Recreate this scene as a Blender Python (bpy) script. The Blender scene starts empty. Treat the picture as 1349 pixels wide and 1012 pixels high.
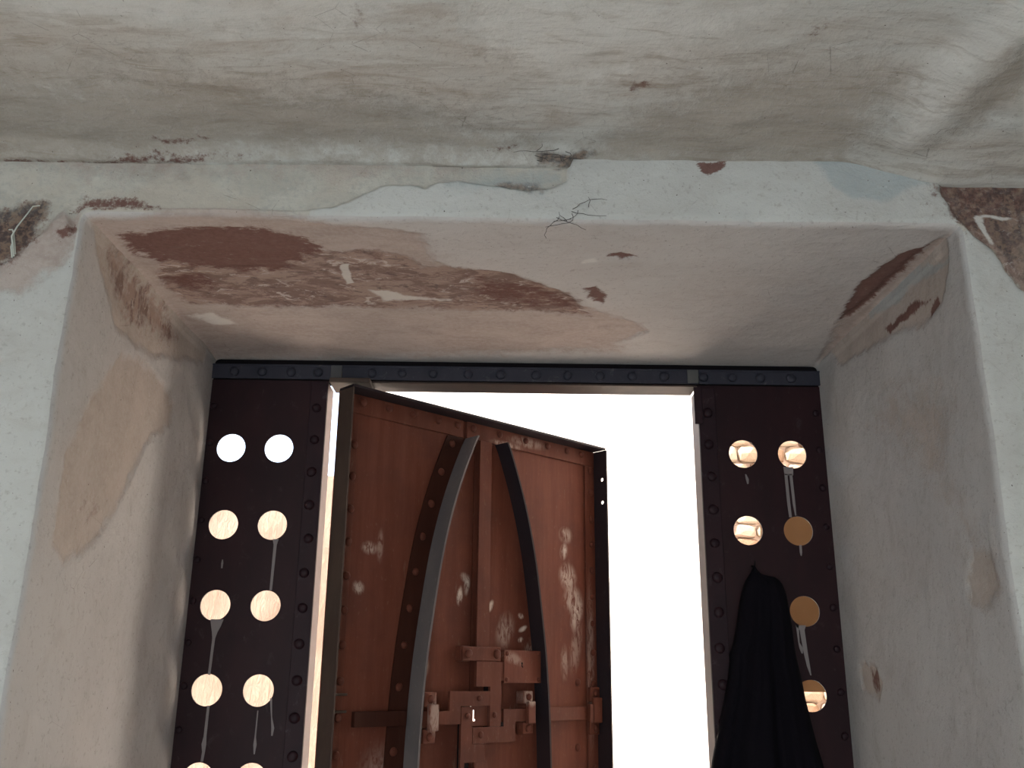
import bpy, bmesh, math, random
import numpy as np
from mathutils import Vector, Matrix, geometry
random.seed(7)
S = bpy.context.scene
C = S.collection

# ------------------------------------------------------------------ camera
PITCH, ROLL, YAW = 0.30121, 0.00985, -0.00903
fwd = Vector((-math.sin(YAW)*math.cos(PITCH), math.cos(YAW)*math.cos(PITCH), math.sin(PITCH)))
rt = Vector((math.cos(YAW), math.sin(YAW), 0)); up = rt.cross(fwd)
r2 = rt*math.cos(ROLL) + up*math.sin(ROLL)
u2 = up*math.cos(ROLL) - rt*math.sin(ROLL)
cam = bpy.data.cameras.new('camera'); camo = bpy.data.objects.new('camera', cam); C.objects.link(camo)
M = Matrix((r2, u2, -fwd)).transposed().to_4x4()
M.translation = Vector((-0.04046, -2.82483, 1.55))
camo.matrix_world = M
cam.sensor_width = 36; cam.lens = 1244.97/1349*36; cam.clip_start = 0.05; cam.clip_end = 200
S.camera = camo

# ------------------------------------------------------------------ light
S.view_settings.view_transform = 'Standard'; S.view_settings.look = 'None'
S.view_settings.gamma = 1; S.view_settings.use_curve_mapping = False
S.view_settings.exposure = -0.35
W = bpy.data.worlds.new('sky'); S.world = W; W.use_nodes = True
wn = W.node_tree.nodes; wl = W.node_tree.links
sky = wn.new('ShaderNodeTexSky'); sky.sky_type = 'NISHITA'; sky.sun_disc = False
sky.sun_elevation = math.radians(50); sky.sun_rotation = math.radians(188); sky.dust_density = 3.0
bg = wn['Background']; bg.inputs[1].default_value = 1.1
hz_ = wn.new('ShaderNodeMix'); hz_.data_type = 'RGBA'; hz_.inputs[0].default_value = .6      # pale summer haze
hz_.inputs[7].default_value = (2.6, 2.7, 2.85, 1)
wl.new(sky.outputs[0], hz_.inputs[6]); wl.new(hz_.outputs[2], bg.inputs[0])
sun = bpy.data.lights.new('sun', 'SUN'); sun.energy = 36.0; sun.angle = 0.01; sun.color = (1, .965, .90)
so = bpy.data.objects.new('sun', sun); C.objects.link(so)
so.rotation_euler = (math.radians(40), 0, math.radians(-72))      # high sun from behind the building
al = bpy.data.lights.new('rear_doorway_daylight', 'AREA'); al.shape = 'RECTANGLE'; al.size = 2.6; al.size_y = 2.2
al.energy = 62; al.color = (.62, .86, 1.0)
ao = bpy.data.objects.new('rear_doorway_daylight', al); C.objects.link(ao)
ao.location = (-0.85, -5.75, 1.25); ao.rotation_euler = (math.radians(97), 0, 0)

# ------------------------------------------------------------------ node helper
class G:
    def __init__(s, name, rough=.8, spec=.3):
        s.m = bpy.data.materials.new(name); s.m.use_nodes = True
        s.t = s.m.node_tree; s.n = s.t.nodes; s.l = s.t.links
        s.b = s.n['Principled BSDF']; s.b.inputs['Roughness'].default_value = rough
        s.b.inputs['Specular IOR Level'].default_value = spec
        s.co = s.n.new('ShaderNodeTexCoord').outputs['Object']
    def put(s, sock, v):
        if hasattr(v, 'is_linked'): s.l.new(v, sock)
        elif isinstance(v, (tuple, list)) and len(v) == 3 and sock.type == 'RGBA': sock.default_value = (*v, 1)
        else: sock.default_value = v
    def sc(s, v, vec=None):
        n = s.n.new('ShaderNodeMapping'); s.l.new(vec or s.co, n.inputs[0]); n.inputs['Scale'].default_value = v
        return n.outputs[0]
    def rot(s, r, v, vec=None):
        n = s.n.new('ShaderNodeMapping'); s.l.new(vec or s.co, n.inputs[0])
        n.inputs['Rotation'].default_value = r; n.inputs['Scale'].default_value = v
        return n.outputs[0]
    def noise(s, scale, detail=4, rough=.55, vec=None, dist=0):
        n = s.n.new('ShaderNodeTexNoise'); s.l.new(vec or s.co, n.inputs['Vector'])
        n.inputs['Scale'].default_value = scale; n.inputs['Detail'].default_value = detail
        n.inputs['Roughness'].default_value = rough; n.inputs['Distortion'].default_value = dist
        return n.outputs[0]
    def vor(s, scale, feat='F1', vec=None):
        n = s.n.new('ShaderNodeTexVoronoi'); n.feature = feat; s.l.new(vec or s.co, n.inputs['Vector'])
        n.inputs['Scale'].default_value = scale
        return n.outputs[0]
    def math(s, op, a, b=0.0):
        n = s.n.new('ShaderNodeMath'); n.operation = op; s.put(n.inputs[0], a); s.put(n.inputs[1], b); return n.outputs[0]
    def step(s, v, a, b, lo=0.0, hi=1.0):
        n = s.n.new('ShaderNodeMapRange'); n.interpolation_type = 'SMOOTHSTEP'
        s.put(n.inputs[0], v); n.inputs[1].default_value = a; n.inputs[2].default_value = b
        n.inputs[3].default_value = lo; n.inputs[4].default_value = hi
        return n.outputs[0]
    def mix(s, f, a, b):
        n = s.n.new('ShaderNodeMix'); n.data_type = 'RGBA'; s.put(n.inputs[0], f); s.put(n.inputs[6], a); s.put(n.inputs[7], b)
        return n.outputs[2]
    def attr(s, name):
        n = s.n.new('ShaderNodeAttribute'); n.attribute_name = name
        q = s.n.new('ShaderNodeSeparateColor'); s.l.new(n.outputs[0], q.inputs[0]); return q.outputs
    def ell(s, cx, cz, rx, rz, ang=0, soft=.5):      # soft ellipse in the object's x-z plane
        n = s.n.new('ShaderNodeMapping'); n.vector_type = 'TEXTURE'; s.l.new(s.co, n.inputs[0])
        n.inputs['Location'].default_value = (cx, 0, cz); n.inputs['Rotation'].default_value = (0, ang, 0)
        n.inputs['Scale'].default_value = (rx, 50, rz)
        v = s.n.new('ShaderNodeVectorMath'); v.operation = 'LENGTH'; s.l.new(n.outputs[0], v.inputs[0])
        return s.step(v.outputs['Value'], 1.25, .35)
    def bump(s, h, strength=.3, dist=.004):
        n = s.n.new('ShaderNodeBump'); n.inputs['Strength'].default_value = strength; n.inputs['Distance'].default_value = dist
        s.l.new(h, n.inputs['Height']); s.l.new(n.outputs[0], s.b.inputs['Normal'])
    def col(s, c): s.put(s.b.inputs['Base Color'], c); return s.m

# ------------------------------------------------------------------ plaster
def plaster(name, pale, dull, stretch=(1, 1, 1), rot=(0, 0, 0), mottle_stretch=(1, 1, 1), stain_amt=.35,
            tan1=(.46, .365, .32), tan2=(.38, .29, .25), tan3=(.53, .45, .405), old=False):
    g = G(name, .9, .15)
    a = g.attr('m1'); b = g.attr('m2')
    big = g.noise(2.2, 5, .6, g.rot(rot, stretch)); mid = g.noise(11, 6, .65, g.rot(rot, stretch), .6)
    fine = g.noise(90, 4, .6); grit = g.noise(320, 2, .6)
    edge = g.math('MULTIPLY', g.math('SUBTRACT', g.noise(30, 8, .72), .5), 1.1)
    edge2 = g.math('MULTIPLY', g.math('SUBTRACT', g.noise(50, 7, .75, g.sc(mottle_stretch)), .5), 1.7)
    def mask(v, w=.07, e=edge): return g.step(g.math('ADD', v, e), .5-w, .5+w)
    c = g.mix(g.step(big, .35, .65), pale, dull)
    c = g.mix(g.math('MULTIPLY', g.step(mid, .5, .72), stain_amt), c, (dull[0]*.72, dull[1]*.64, dull[2]*.58))
    c = g.mix(g.math('MULTIPLY', g.step(mid, .42, .25), .3), c, (min(1, pale[0]*1.15), min(1, pale[1]*1.15), min(1, pale[2]*1.16)))
    c = g.mix(g.math('MULTIPLY', g.step(fine, .56, .72), .38), c, (dull[0]*.55, dull[1]*.5, dull[2]*.46))
    if old:                     # older, greyer coat where the fresh skin has gone
        n3 = g.n.new('ShaderNodeAttribute'); n3.attribute_name = 'm3'
        oc = g.mix(g.step(mid, .35, .65), (.55, .515, .455), (.47, .435, .38))
        oc = g.mix(g.math('MULTIPLY', g.step(fine, .45, .7), .5), oc, (.38, .365, .34))
        oc = g.mix(g.math('MULTIPLY', g.step(big, .5, .6), .5), oc, (.52, .445, .37))
        c = g.mix(g.step(n3.outputs['Fac'], .3, .7), c, oc)
    # exposed undercoat
    tanm = mask(a[1], .22)
    tan = g.mix(g.step(mid, .35, .65), tan1, tan2)
    tan = g.mix(g.math('MULTIPLY', g.step(fine, .4, .65), .4), tan, tan3)
    c = g.mix(g.math('MULTIPLY', tanm, .85), c, tan)
    # mottled weathering
    str1 = g.noise(17, 8, .72, g.sc(mottle_stretch), .5)
    mm = mask(a[2], .15)
    mo = g.mix(g.step(str1, .44, .56), (.36, .25, .205), (.20, .12, .10))
    mo = g.mix(g.math('MULTIPLY', g.step(g.noise(46, 6, .7, g.sc(mottle_stretch), .3), .56, .66), .75), mo, (.095, .06, .058))
    mo = g.mix(g.math('MULTIPLY', g.step(g.noise(27, 7, .7, g.sc(mottle_stretch), .9), .43, .36), .85), mo, (.58, .49, .44))
    c = g.mix(g.math('MULTIPLY', mm, .9), c, mo)
    # deep red-brown earth
    bm = g.step(g.math('ADD', a[0], edge2), .32, .68)
    bc = g.mix(fine, (.115, .05, .040), (.215, .108, .088))
    c = g.mix(g.math('MULTIPLY', bm, .95), c, bc)
    c = g.mix(g.math('MULTIPLY', mask(b[0], .3), .62), c, g.mix(fine, (.30, .36, .385), (.42, .44, .43)))
    c = g.mix(g.math('MULTIPLY', mask(b[1], .25), .85), c, g.mix(g.step(fine, .4, .6), (.07, .055, .055), (.22, .15, .11)))
    c = g.mix(g.math('MULTIPLY', mask(b[2], .2), .8), c, (.68, .645, .60))
    bl = g.noise(19, 7, .72, g.rot(rot, (stretch[0]*.8, stretch[1], stretch[2])), .9)
    c = g.mix(g.math('MULTIPLY', g.math('MULTIPLY', g.step(bl, .50, .64), g.step(big, .40, .60)), stain_amt*.75), c, (dull[0]*.60, dull[1]*.53, dull[2]*.46))
    # cracks, scratches and flecks
    ck = g.vor(9, 'DISTANCE_TO_EDGE', g.rot((0, 0, .3), (1, 1.6, 1)))
    wob = g.noise(26, 5, .7)
    ck = g.math('ADD', ck, g.math('MULTIPLY', g.math('SUBTRACT', wob, .5), .05))
    ckm = g.math('MULTIPLY', g.step(ck, .006, .001), g.step(g.noise(3.3, 3, .6), .52, .66))
    c = g.mix(g.math('MULTIPLY', ckm, .45), c, (.16, .13, .11))
    c = g.mix(g.math('MULTIPLY', g.step(g.noise(48, 6, .75, g.rot(rot, stretch)), .60, .70), .42), c, (dull[0]*.62, dull[1]*.55, dull[2]*.48))
    c = g.mix(g.math('MULTIPLY', g.step(g.noise(60, 6, .75, g.rot(rot, stretch), .4), .62, .70), .35), c, (.70, .68, .64))
    # tiny specks
    c = g.mix(g.step(g.noise(140, 2, .5), .745, .77), c, (.13, .10, .09))
    g.col(c)
    h = g.math('ADD', g.math('MULTIPLY', mid, 1.0), g.math('MULTIPLY', fine, .35))
    h = g.math('ADD', h, g.math('MULTIPLY', grit, .12))
    h = g.math('SUBTRACT', h, g.math('MULTIPLY', tanm, .5))
    h = g.math('SUBTRACT', h, g.math('MULTIPLY', g.math('MULTIPLY', mm, str1), 1.0))
    g.bump(h, .6, .007)
    return g.m

# vectorised value noise
def vnoise(P, scale, seed=0, octaves=4, gain=.5):
    out = np.zeros(len(P)); amp = 1; tot = 0
    for o in range(octaves):
        Q = P*scale*(2**o) + 17.3*seed + 5.1*o
        I = np.floor(Q).astype(np.int64); F = Q-I; F = F*F*(3-2*F)
        def h(i, j, k):
            n = (i*73856093) ^ (j*19349663) ^ (k*83492791) ^ (seed*2654435 + o*97)
            n = (n ^ (n >> 13))*1274126177 & 0x7fffffff
            return ((n ^ (n >> 16)) & 0xffff)/65535.0
        r = 0
        for a in (0, 1):
            for b in (0, 1):
                for c in (0, 1):
                    w = (F[:, 0] if a else 1-F[:, 0])*(F[:, 1] if b else 1-F[:, 1])*(F[:, 2] if c else 1-F[:, 2])
                    r = r + w*h(I[:, 0]+a, I[:, 1]+b, I[:, 2]+c)
        out += r*amp; tot += amp; amp *= gain
    return out/tot - .5

def sdf(P, poly):
    P = np.asarray(P); V = np.array(poly, float); n = len(V)
    d = np.full(len(P), 1e9); ins = np.zeros(len(P), bool)
    for i in range(n):
        a, b = V[i], V[(i+1) % n]
        e = b-a; w = P-a
        t = np.clip((w@e)/(e@e+1e-12), 0, 1)
        d = np.minimum(d, np.hypot(w[:, 0]-e[0]*t, w[:, 1]-e[1]*t))
        c = ((a[1] > P[:, 1]) != (b[1] > P[:, 1])) & (P[:, 0] < e[0]*(P[:, 1]-a[1])/(e[1]+1e-15)+a[0])
        ins ^= c
    return np.where(ins, d, -d)
def masks(P2, spec):        # spec: list of (channel, softness, polygon)
    R = np.zeros((len(P2), 6))
    for ch, soft, poly, *amp in spec:
        R[:, ch] = np.maximum(R[:, ch], np.clip(.5 + sdf(P2, poly)/(2*soft), 0, 1)*(amp[0] if amp else 1))
    return R

def link(name, me, mat=None, parent=None):
    o = bpy.data.objects.new(name, me); C.objects.link(o)
    if mat: me.materials.clear(); me.materials.append(mat)
    if parent: o.parent = parent
    return o
def grid_mesh(name, V, nu, nv, mask6, mat, flip=False):
    me = bpy.data.meshes.new(name)
    idx = np.arange(nu*nv).reshape(nu, nv)
    q = np.stack([idx[:-1, :-1], idx[1:, :-1], idx[1:, 1:], idx[:-1, 1:]], -1).reshape(-1, 4)
    if flip: q = q[:, ::-1]
    me.vertices.add(len(V)); me.vertices.foreach_set('co', V.astype(np.float32).ravel())
    me.loops.add(q.size); me.loops.foreach_set('vertex_index', q.ravel().astype(np.int32))
    me.polygons.add(len(q)); me.polygons.foreach_set('loop_start', np.arange(0, q.size, 4, dtype=np.int32))
    me.polygons.foreach_set('loop_total', np.full(len(q), 4, np.int32))
    me.update(calc_edges=True); me.validate()
    me.polygons.foreach_set('use_smooth', np.ones(len(me.polygons), bool))
    if mask6 is not None:
        for nm, k in (('m1', 0), ('m2', 3)):
            at = me.attributes.new(nm, 'FLOAT_COLOR', 'POINT')
            c = np.ones((len(V), 4), np.float32); c[:, :3] = mask6[:, k:k+3]
            at.data.foreach_set('color', c.ravel())
    return link(name, me, mat)
def structure(o): o['kind'] = 'structure'; return o
def tag(o, label, cat, group=None, kind=None):
    o['label'] = label; o['category'] = cat
    if group: o['group'] = group
    if kind: o['kind'] = kind
    return o
def thing(name, label, cat, loc=(0, 0, 0), rz=0, group=None):
    o = bpy.data.objects.new(name, None); C.objects.link(o); o.location = loc; o.rotation_euler = (0, 0, rz)
    o.empty_display_size = .1
    return tag(o, label, cat, group)

# ------------------------------------------------------------------ shape helpers
def box_bm(bm, x0, x1, y0, y1, z0, z1, bev=0):
    r = bmesh.ops.create_cube(bm, size=1)
    bmesh.ops.transform(bm, matrix=Matrix.Translation(((x0+x1)/2, (y0+y1)/2, (z0+z1)/2)) @ Matrix.Diagonal((x1-x0, y1-y0, z1-z0, 1)), verts=r['verts'])
    if bev:
        es = list({e for v in r['verts'] for e in v.link_edges})
        bmesh.ops.bevel(bm, geom=es, offset=bev, segments=2, affect='EDGES', profile=.5)
def from_bm(name, bm, mat, parent=None, smooth=False):
    bmesh.ops.recalc_face_normals(bm, faces=bm.faces)
    me = bpy.data.meshes.new(name); bm.to_mesh(me); bm.free()
    if smooth:
        for p in me.polygons: p.use_smooth = True
    return link(name, me, mat, parent)
def boxes(name, lst, mat, parent=None, bev=.0015):
    bm = bmesh.new()
    for b in lst: box_bm(bm, *b, bev=bev)
    return from_bm(name, bm, mat, parent)
def plate(name, outer, holes, t0, t1, mat, parent=None, axis='y', at=0):
    """flat plate of outline outer (2D) with holes, from t0 to t1 along its normal"""
    vs = []; es = []
    def ring(r):
        k = len(vs); vs.extend(Vector(p) for p in r); es.extend((k+i, k+(i+1) % len(r)) for i in range(len(r)))
    ring(outer)
    for h in holes: ring(h)
    ov, oe, of, *_ = geometry.delaunay_2d_cdt(vs, es, [], 0, 1e-6)
    P = np.array([(v.x, v.y) for v in ov]); keep = []
    cen = np.array([P[list(f)].mean(0) for f in of])
    ok = sdf(cen, outer) > 0
    for h in holes: ok &= sdf(cen, h) < 0
    bm = bmesh.new()
    def p3(p, t): return (p[0], t, p[1]) if axis == 'y' else (t, p[0], p[1])
    A = [bm.verts.new(p3(p, t0)) for p in P]; B = [bm.verts.new(p3(p, t1)) for p in P]
    cnt = {}
    for f, k in zip(of, ok):
        if not k: continue
        bm.faces.new([A[i] for i in f]); bm.faces.new([B[i] for i in reversed(f)])
        for i in range(len(f)):
            e = (f[i], f[(i+1) % len(f)]); cnt[e] = 1
    for (i, j) in cnt:
        if (j, i) not in cnt: bm.faces.new([A[j], A[i], B[i], B[j]])
    for v in [v for v in bm.verts if not v.link_faces]: bm.verts.remove(v)
    return from_bm(name, bm, mat, parent)
def circle(cx, cz, r, n=40): return [(cx+r*math.cos(2*math.pi*i/n), cz+r*math.sin(2*math.pi*i/n)) for i in range(n)]
def rivet_mesh(name, r, h, n=14):
    bm = bmesh.new(); rings = []
    for k, (rr, hh) in enumerate(((1.0, 0), (.97, .3), (.82, .66), (.5, .92))):
        rings.append([bm.verts.new((r*rr*math.cos(2*math.pi*i/n), -h*hh, r*rr*math.sin(2*math.pi*i/n))) for i in range(n)])
    top = bm.verts.new((0, -h, 0))
    for a, b in zip(rings, rings[1:]):
        for i in range(n): bm.faces.new((a[i], a[(i+1) % n], b[(i+1) % n], b[i]))
    for i in range(n): bm.faces.new((rings[-1][i], rings[-1][(i+1) % n], top))
    bm.faces.new(rings[0])
    bmesh.ops.recalc_face_normals(bm, faces=bm.faces)
    me = bpy.data.meshes.new(name); bm.to_mesh(me); bm.free()
    for p in me.polygons: p.use_smooth = True
    return me
def tube(name, pts, r, mat, parent=None, res=3):
    cu = bpy.data.curves.new(name, 'CURVE'); cu.dimensions = '3D'; cu.bevel_depth = r; cu.bevel_resolution = 1
    for pl in pts:
        s = cu.splines.new('POLY'); s.points.add(len(pl)-1)
        for i, p in enumerate(pl): s.points[i].co = (*p, 1); s.points[i].radius = 1-.6*i/len(pl)
    cu.materials.append(mat)
    o = bpy.data.objects.new(name, cu); C.objects.link(o)
    if parent: o.parent = parent
    dg = bpy.context.evaluated_depsgraph_get(); me = bpy.data.meshes.new_from_object(o.evaluated_get(dg))
    bpy.data.objects.remove(o)
    return link(name, me, mat, parent)

# ------------------------------------------------------------------ materials
P_FRONT = plaster('front_wall_plaster', (.57, .555, .525), (.52, .50, .47), (1, 1, 1.5), stain_amt=.2, old=True)
P_SOFF = plaster('soffit_plaster', (.56, .52, .495), (.52, .475, .45), (.6, 1.2, 1), mottle_stretch=(.62, 1.15, 1), stain_amt=.2)
P_JAMB = plaster('jamb_plaster', (.50, .475, .46), (.455, .43, .415), (1, 1, .7), mottle_stretch=(1, 1, .4), stain_amt=.25, tan1=(.46, .385, .335), tan2=(.41, .34, .29), tan3=(.50, .445, .40))
P_CEIL = plaster('ceiling_plaster', (.62, .61, .575), (.54, .495, .445), (.42, 1.7, 1), rot=(0, 0, .30), stain_amt=.65, tan1=(.44, .38, .32), tan2=(.37, .32, .27), tan3=(.48, .44, .39))

g = G('room_plaster', .9, .1); n = g.noise(3, 5)
ROOM = g.col(g.mix(n, (.55, .53, .49), (.64, .61, .57)))
g = G('stone_floor', .8, .2); n = g.noise(4, 5); g.bump(n, .3)
FLOOR = g.col(g.mix(n, (.66, .64, .61), (.74, .72, .69)))

def gate_paint(name, a, b, dust, rough=.55, spec=.18, dust_amt=.3):
    g = G(name, rough, spec); n = g.noise(6, 6, .6, g.sc((1.5, 1, .6))); f = g.noise(70, 5, .65); sp = g.noise(28, 6, .7, g.sc((1, 1, .8)), .5)
    c = g.mix(g.step(n, .35, .65), a, b)
    c = g.mix(g.math('MULTIPLY', g.step(sp, .58, .72), dust_amt), c, dust)
    c = g.mix(g.math('MULTIPLY', g.step(f, .60, .70), .35), c, (b[0]*1.8, b[1]*1.8, b[2]*1.8))
    g.col(c); g.bump(g.math('ADD', g.math('MULTIPLY', n, .6), g.math('MULTIPLY', f, .3)), .3, .003)
    return g.m
GATE = gate_paint('dark_maroon_gate_paint', (.024, .0075, .0095), (.018, .006, .008), (.10, .085, .085), dust_amt=.2)
GATE_STRIP = gate_paint('dark_maroon_strip_paint', (.024, .0085, .0115), (.018, .007, .010), (.10, .085, .09), dust_amt=.4)
HEADER = gate_paint('blackened_iron_paint', (.036, .034, .046), (.028, .027, .037), (.14, .13, .12), dust_amt=.45)
FLANGE = gate_paint('lit_flange_paint', (.30, .23, .215), (.25, .19, .18), (.42, .36, .34), .6, .3)  # pale colour paints in the outdoor light on the panel flanges
DRIP = G('grey_paint_drip', .7, .3).col((.22, .185, .18))
DKRUST = gate_paint('dark_rust_iron_paint', (.055, .034, .028), (.04, .026, .022), (.10, .07, .055), .6)
OLIVE = gate_paint('olive_brown_iron_paint', (.075, .050, .038), (.055, .035, .028), (.11, .08, .065), .6)
GREYFL = gate_paint('lit_grey_flange_iron', (.15, .125, .12), (.115, .10, .10), (.22, .19, .18), .55)  # grey paints in the sky light caught by the left arch flange

def leaf_paint(name, scuffs=(), tone=1.0, streak=1.0):
    g = G(name, .6, .14)
    v = g.noise(26, 6, .65, g.sc((1, 1, .10))); n = g.noise(5, 5, .6); f = g.noise(90, 4, .6, g.sc((1, 1, .5)))
    k = tone*.46
    c = g.mix(g.step(v, .32, .68), (.325*k, .100*k, .060*k), (.255*k, .070*k, .040*k))
    c = g.mix(g.math('MULTIPLY', g.step(n, .42, .68), .5), c, (.17*k, .055*k, .04*k))
    c = g.mix(g.math('MULTIPLY', g.step(f, .6, .72), .35*streak), c, (.42*k, .22*k, .15*k))
    c = g.mix(g.math('MULTIPLY', g.step(g.noise(30, 5, .7, g.sc((1, 1, .22))), .63, .72), .4*streak), c, (.45*k, .30*k, .23*k))
    sn = g.noise(55, 5, .7, g.sc((1, 1, .35)), 1.0)
    for (cx, cz, rx, rz, an, am) in scuffs:
        m = g.ell(cx, cz, rx, rz, an)
        m = g.math('MULTIPLY', m, g.step(sn, .36, .58))
        c = g.mix(g.math('MULTIPLY', m, am), c, (.62, .50, .42))
    g.col(c); g.bump(g.math('ADD', v, g.math('MULTIPLY', f, .4)), .25, .002)
    return g.m
LEAF_L = leaf_paint('red_brown_leaf_paint', [(.141, 1.92, .03, .02, 0, .5), (.108, 1.80, .022, .02, .5, .6), (.18, 1.93, .012, .05, 0, .3), (.22, 1.22, .09, .14, 0, .3),
    (1.01, 2.05, .035, .03, 0, .45), (1.0, 1.99, .02, .03, .2, .7), (1.02, 1.90, .045, .05, -.3, .55), (1.047, 1.82, .05, .05, -.5, .5), (1.067, 1.77, .028, .06, .4, .6), (1.06, 1.66, .03, .10, .2, .25), (1.00, 1.60, .02, .06, 0, .3)])
LEAF_I = leaf_paint('inner_panel_paint', [(.496, 1.80, .013, .030, .1, 1.0), (.526, 1.835, .012, .032, .15, .9), (.515, 1.86, .02, .015, .4, .6), (.36, 1.58, .02, .03, 0, .35), (.36, 1.56, .01, .02, 0, .5),
    (.632, 1.775, .011, .022, .5, 1.0), (.772, 1.75, .014, .010, .2, 1.0), (.783, 1.708, .022, .009, -.4, 1.0), (.772, 1.672, .013, .009, -.3, 1.0), (.70, 1.70, .04, .06, .3, .35), (.84, 1.85, .02, .12, 0, .3), (.82, 1.63, .03, .05, 0, .45)])
LEAF_S = leaf_paint('red_brown_strip_paint', [(.80, 2.36, .10, .02, 0, .35), (.70, 2.335, .08, .012, 0, .4), (1.13, 1.6, .02, .3, 0, .25)], .9)
LEAF_D = leaf_paint('dark_arch_iron_paint', [(.86, 1.7, .05, .35, 0, .18)], .30, .5)
LEAF_DG = gate_paint('shaded_dark_flange_iron', (.026, .015, .016), (.020, .014, .017), (.07, .06, .06), .55)  # dark colour paints in the shade on the right arch flange
IRON = leaf_paint('rusty_hardware_paint', [], .85)
IRON_P = leaf_paint('pale_worn_hardware_paint', [(.37, 1.44, .03, .06, 0, .4), (.78, 1.49, .03, .03, 0, .6), (.70, 1.61, .05, .02, .3, .25)], 1.0)
BLACK = G('black_shade_and_iron', .9, .1).col((.008, .006, .007))  # painted shade for gaps; the hook is plain black
g = G('dark_navy_cloth', .95, .1); n = g.noise(260, 2, .5, g.sc((1, 1, .4)))
g.bump(n, .2, .001); CLOTH = g.col(g.mix(n, (.003, .0022, .004), (.006, .0045, .007)))

# ------------------------------------------------------------------ doorway surround (profile path)
HW, H, DEP = .95, 2.499, .975
RC = .018                         # rounding of the inner corners
pts = []
for z in np.concatenate([np.linspace(0, 1.25, 14), np.linspace(1.27, H-RC-.004, 170)]): pts.append((-HW, z))
NL = len(pts)
for t in np.linspace(0, 1, 7):
    pts.append((-HW+RC*t*t, H-RC*(1-t)**2))
for x in np.linspace(-HW+RC+.004, HW-RC-.004, 320): pts.append((x, H))
for t in np.linspace(0, 1, 7):
    pts.append((HW-RC*(1-t)**2, H-RC*t*t))
NR = len(pts)
for z in np.concatenate([np.linspace(H-RC-.004, 1.27, 170), np.linspace(1.25, 0, 14)]): pts.append((HW, z))
prof = np.array(pts); nu = len(prof)
def outer(p):
    x, z = p
    i = 0
    return (x, z)
out = np.zeros_like(prof)
OX, OZ = 2.25, 2.80
for i, (x, z) in enumerate(prof):
    if i < NL+3: out[i] = (-OX, z*OZ/H)
    elif i >= NR-3: out[i] = (OX, z*OZ/H)
    else: out[i] = (x*OX/HW, OZ)
inw = np.zeros_like(prof)          # direction away from the opening
for i, (x, z) in enumerate(prof):
    if i < NL: inw[i] = (-1, 0)
    elif i >= NR: inw[i] = (1, 0)
    elif i < NL+7: a = (i-NL)/6*math.pi/2; inw[i] = (-math.cos(a), math.sin(a))
    elif i >= NR-7: a = (i-(NR-7))/6*math.pi/2; inw[i] = (math.sin(a), math.cos(a))
    else: inw[i] = (0, 1)
R = .022
rows = []                                         # each row: (xz array, y)
ys = list(np.linspace(.03, -DEP+R+.004, 165))
for y in ys: rows.append((prof.copy(), np.full(nu, y)))
for t in np.linspace(0, 1, 8):
    rows.append((prof + inw*(R*t*t), np.full(nu, -DEP + R*(1-t)**2)))
kr = len(rows)
base = prof + inw*R
for w in np.linspace(0, 1, 121)[1:]**1.3:
    rows.append((base*(1-w)+out*w, np.full(nu, -DEP)))
nv = len(rows)
XZ = np.stack([r[0] for r in rows], 1); YY = np.stack([r[1] for r in rows], 1)   # [u, v]
P = np.stack([XZ[..., 0], YY, XZ[..., 1]], -1)
flat = P.reshape(-1, 3).copy()
# hand-trowelled unevenness (same field on every face, so that edges stay closed)
A = np.stack([vnoise(flat, 3.2, s, 4) for s in (1, 2, 3)], -1)*np.array([.018, .012, .012])
fade = np.clip((-flat[:, 1]-.0)/.10, 0, 1)[:, None]
D = A*fade
D += np.stack([vnoise(flat, 38, 8+s, 3) for s in (0, 1, 2)], -1)*.0022*fade
P = (flat+D).reshape(nu, nv, 3)

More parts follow.
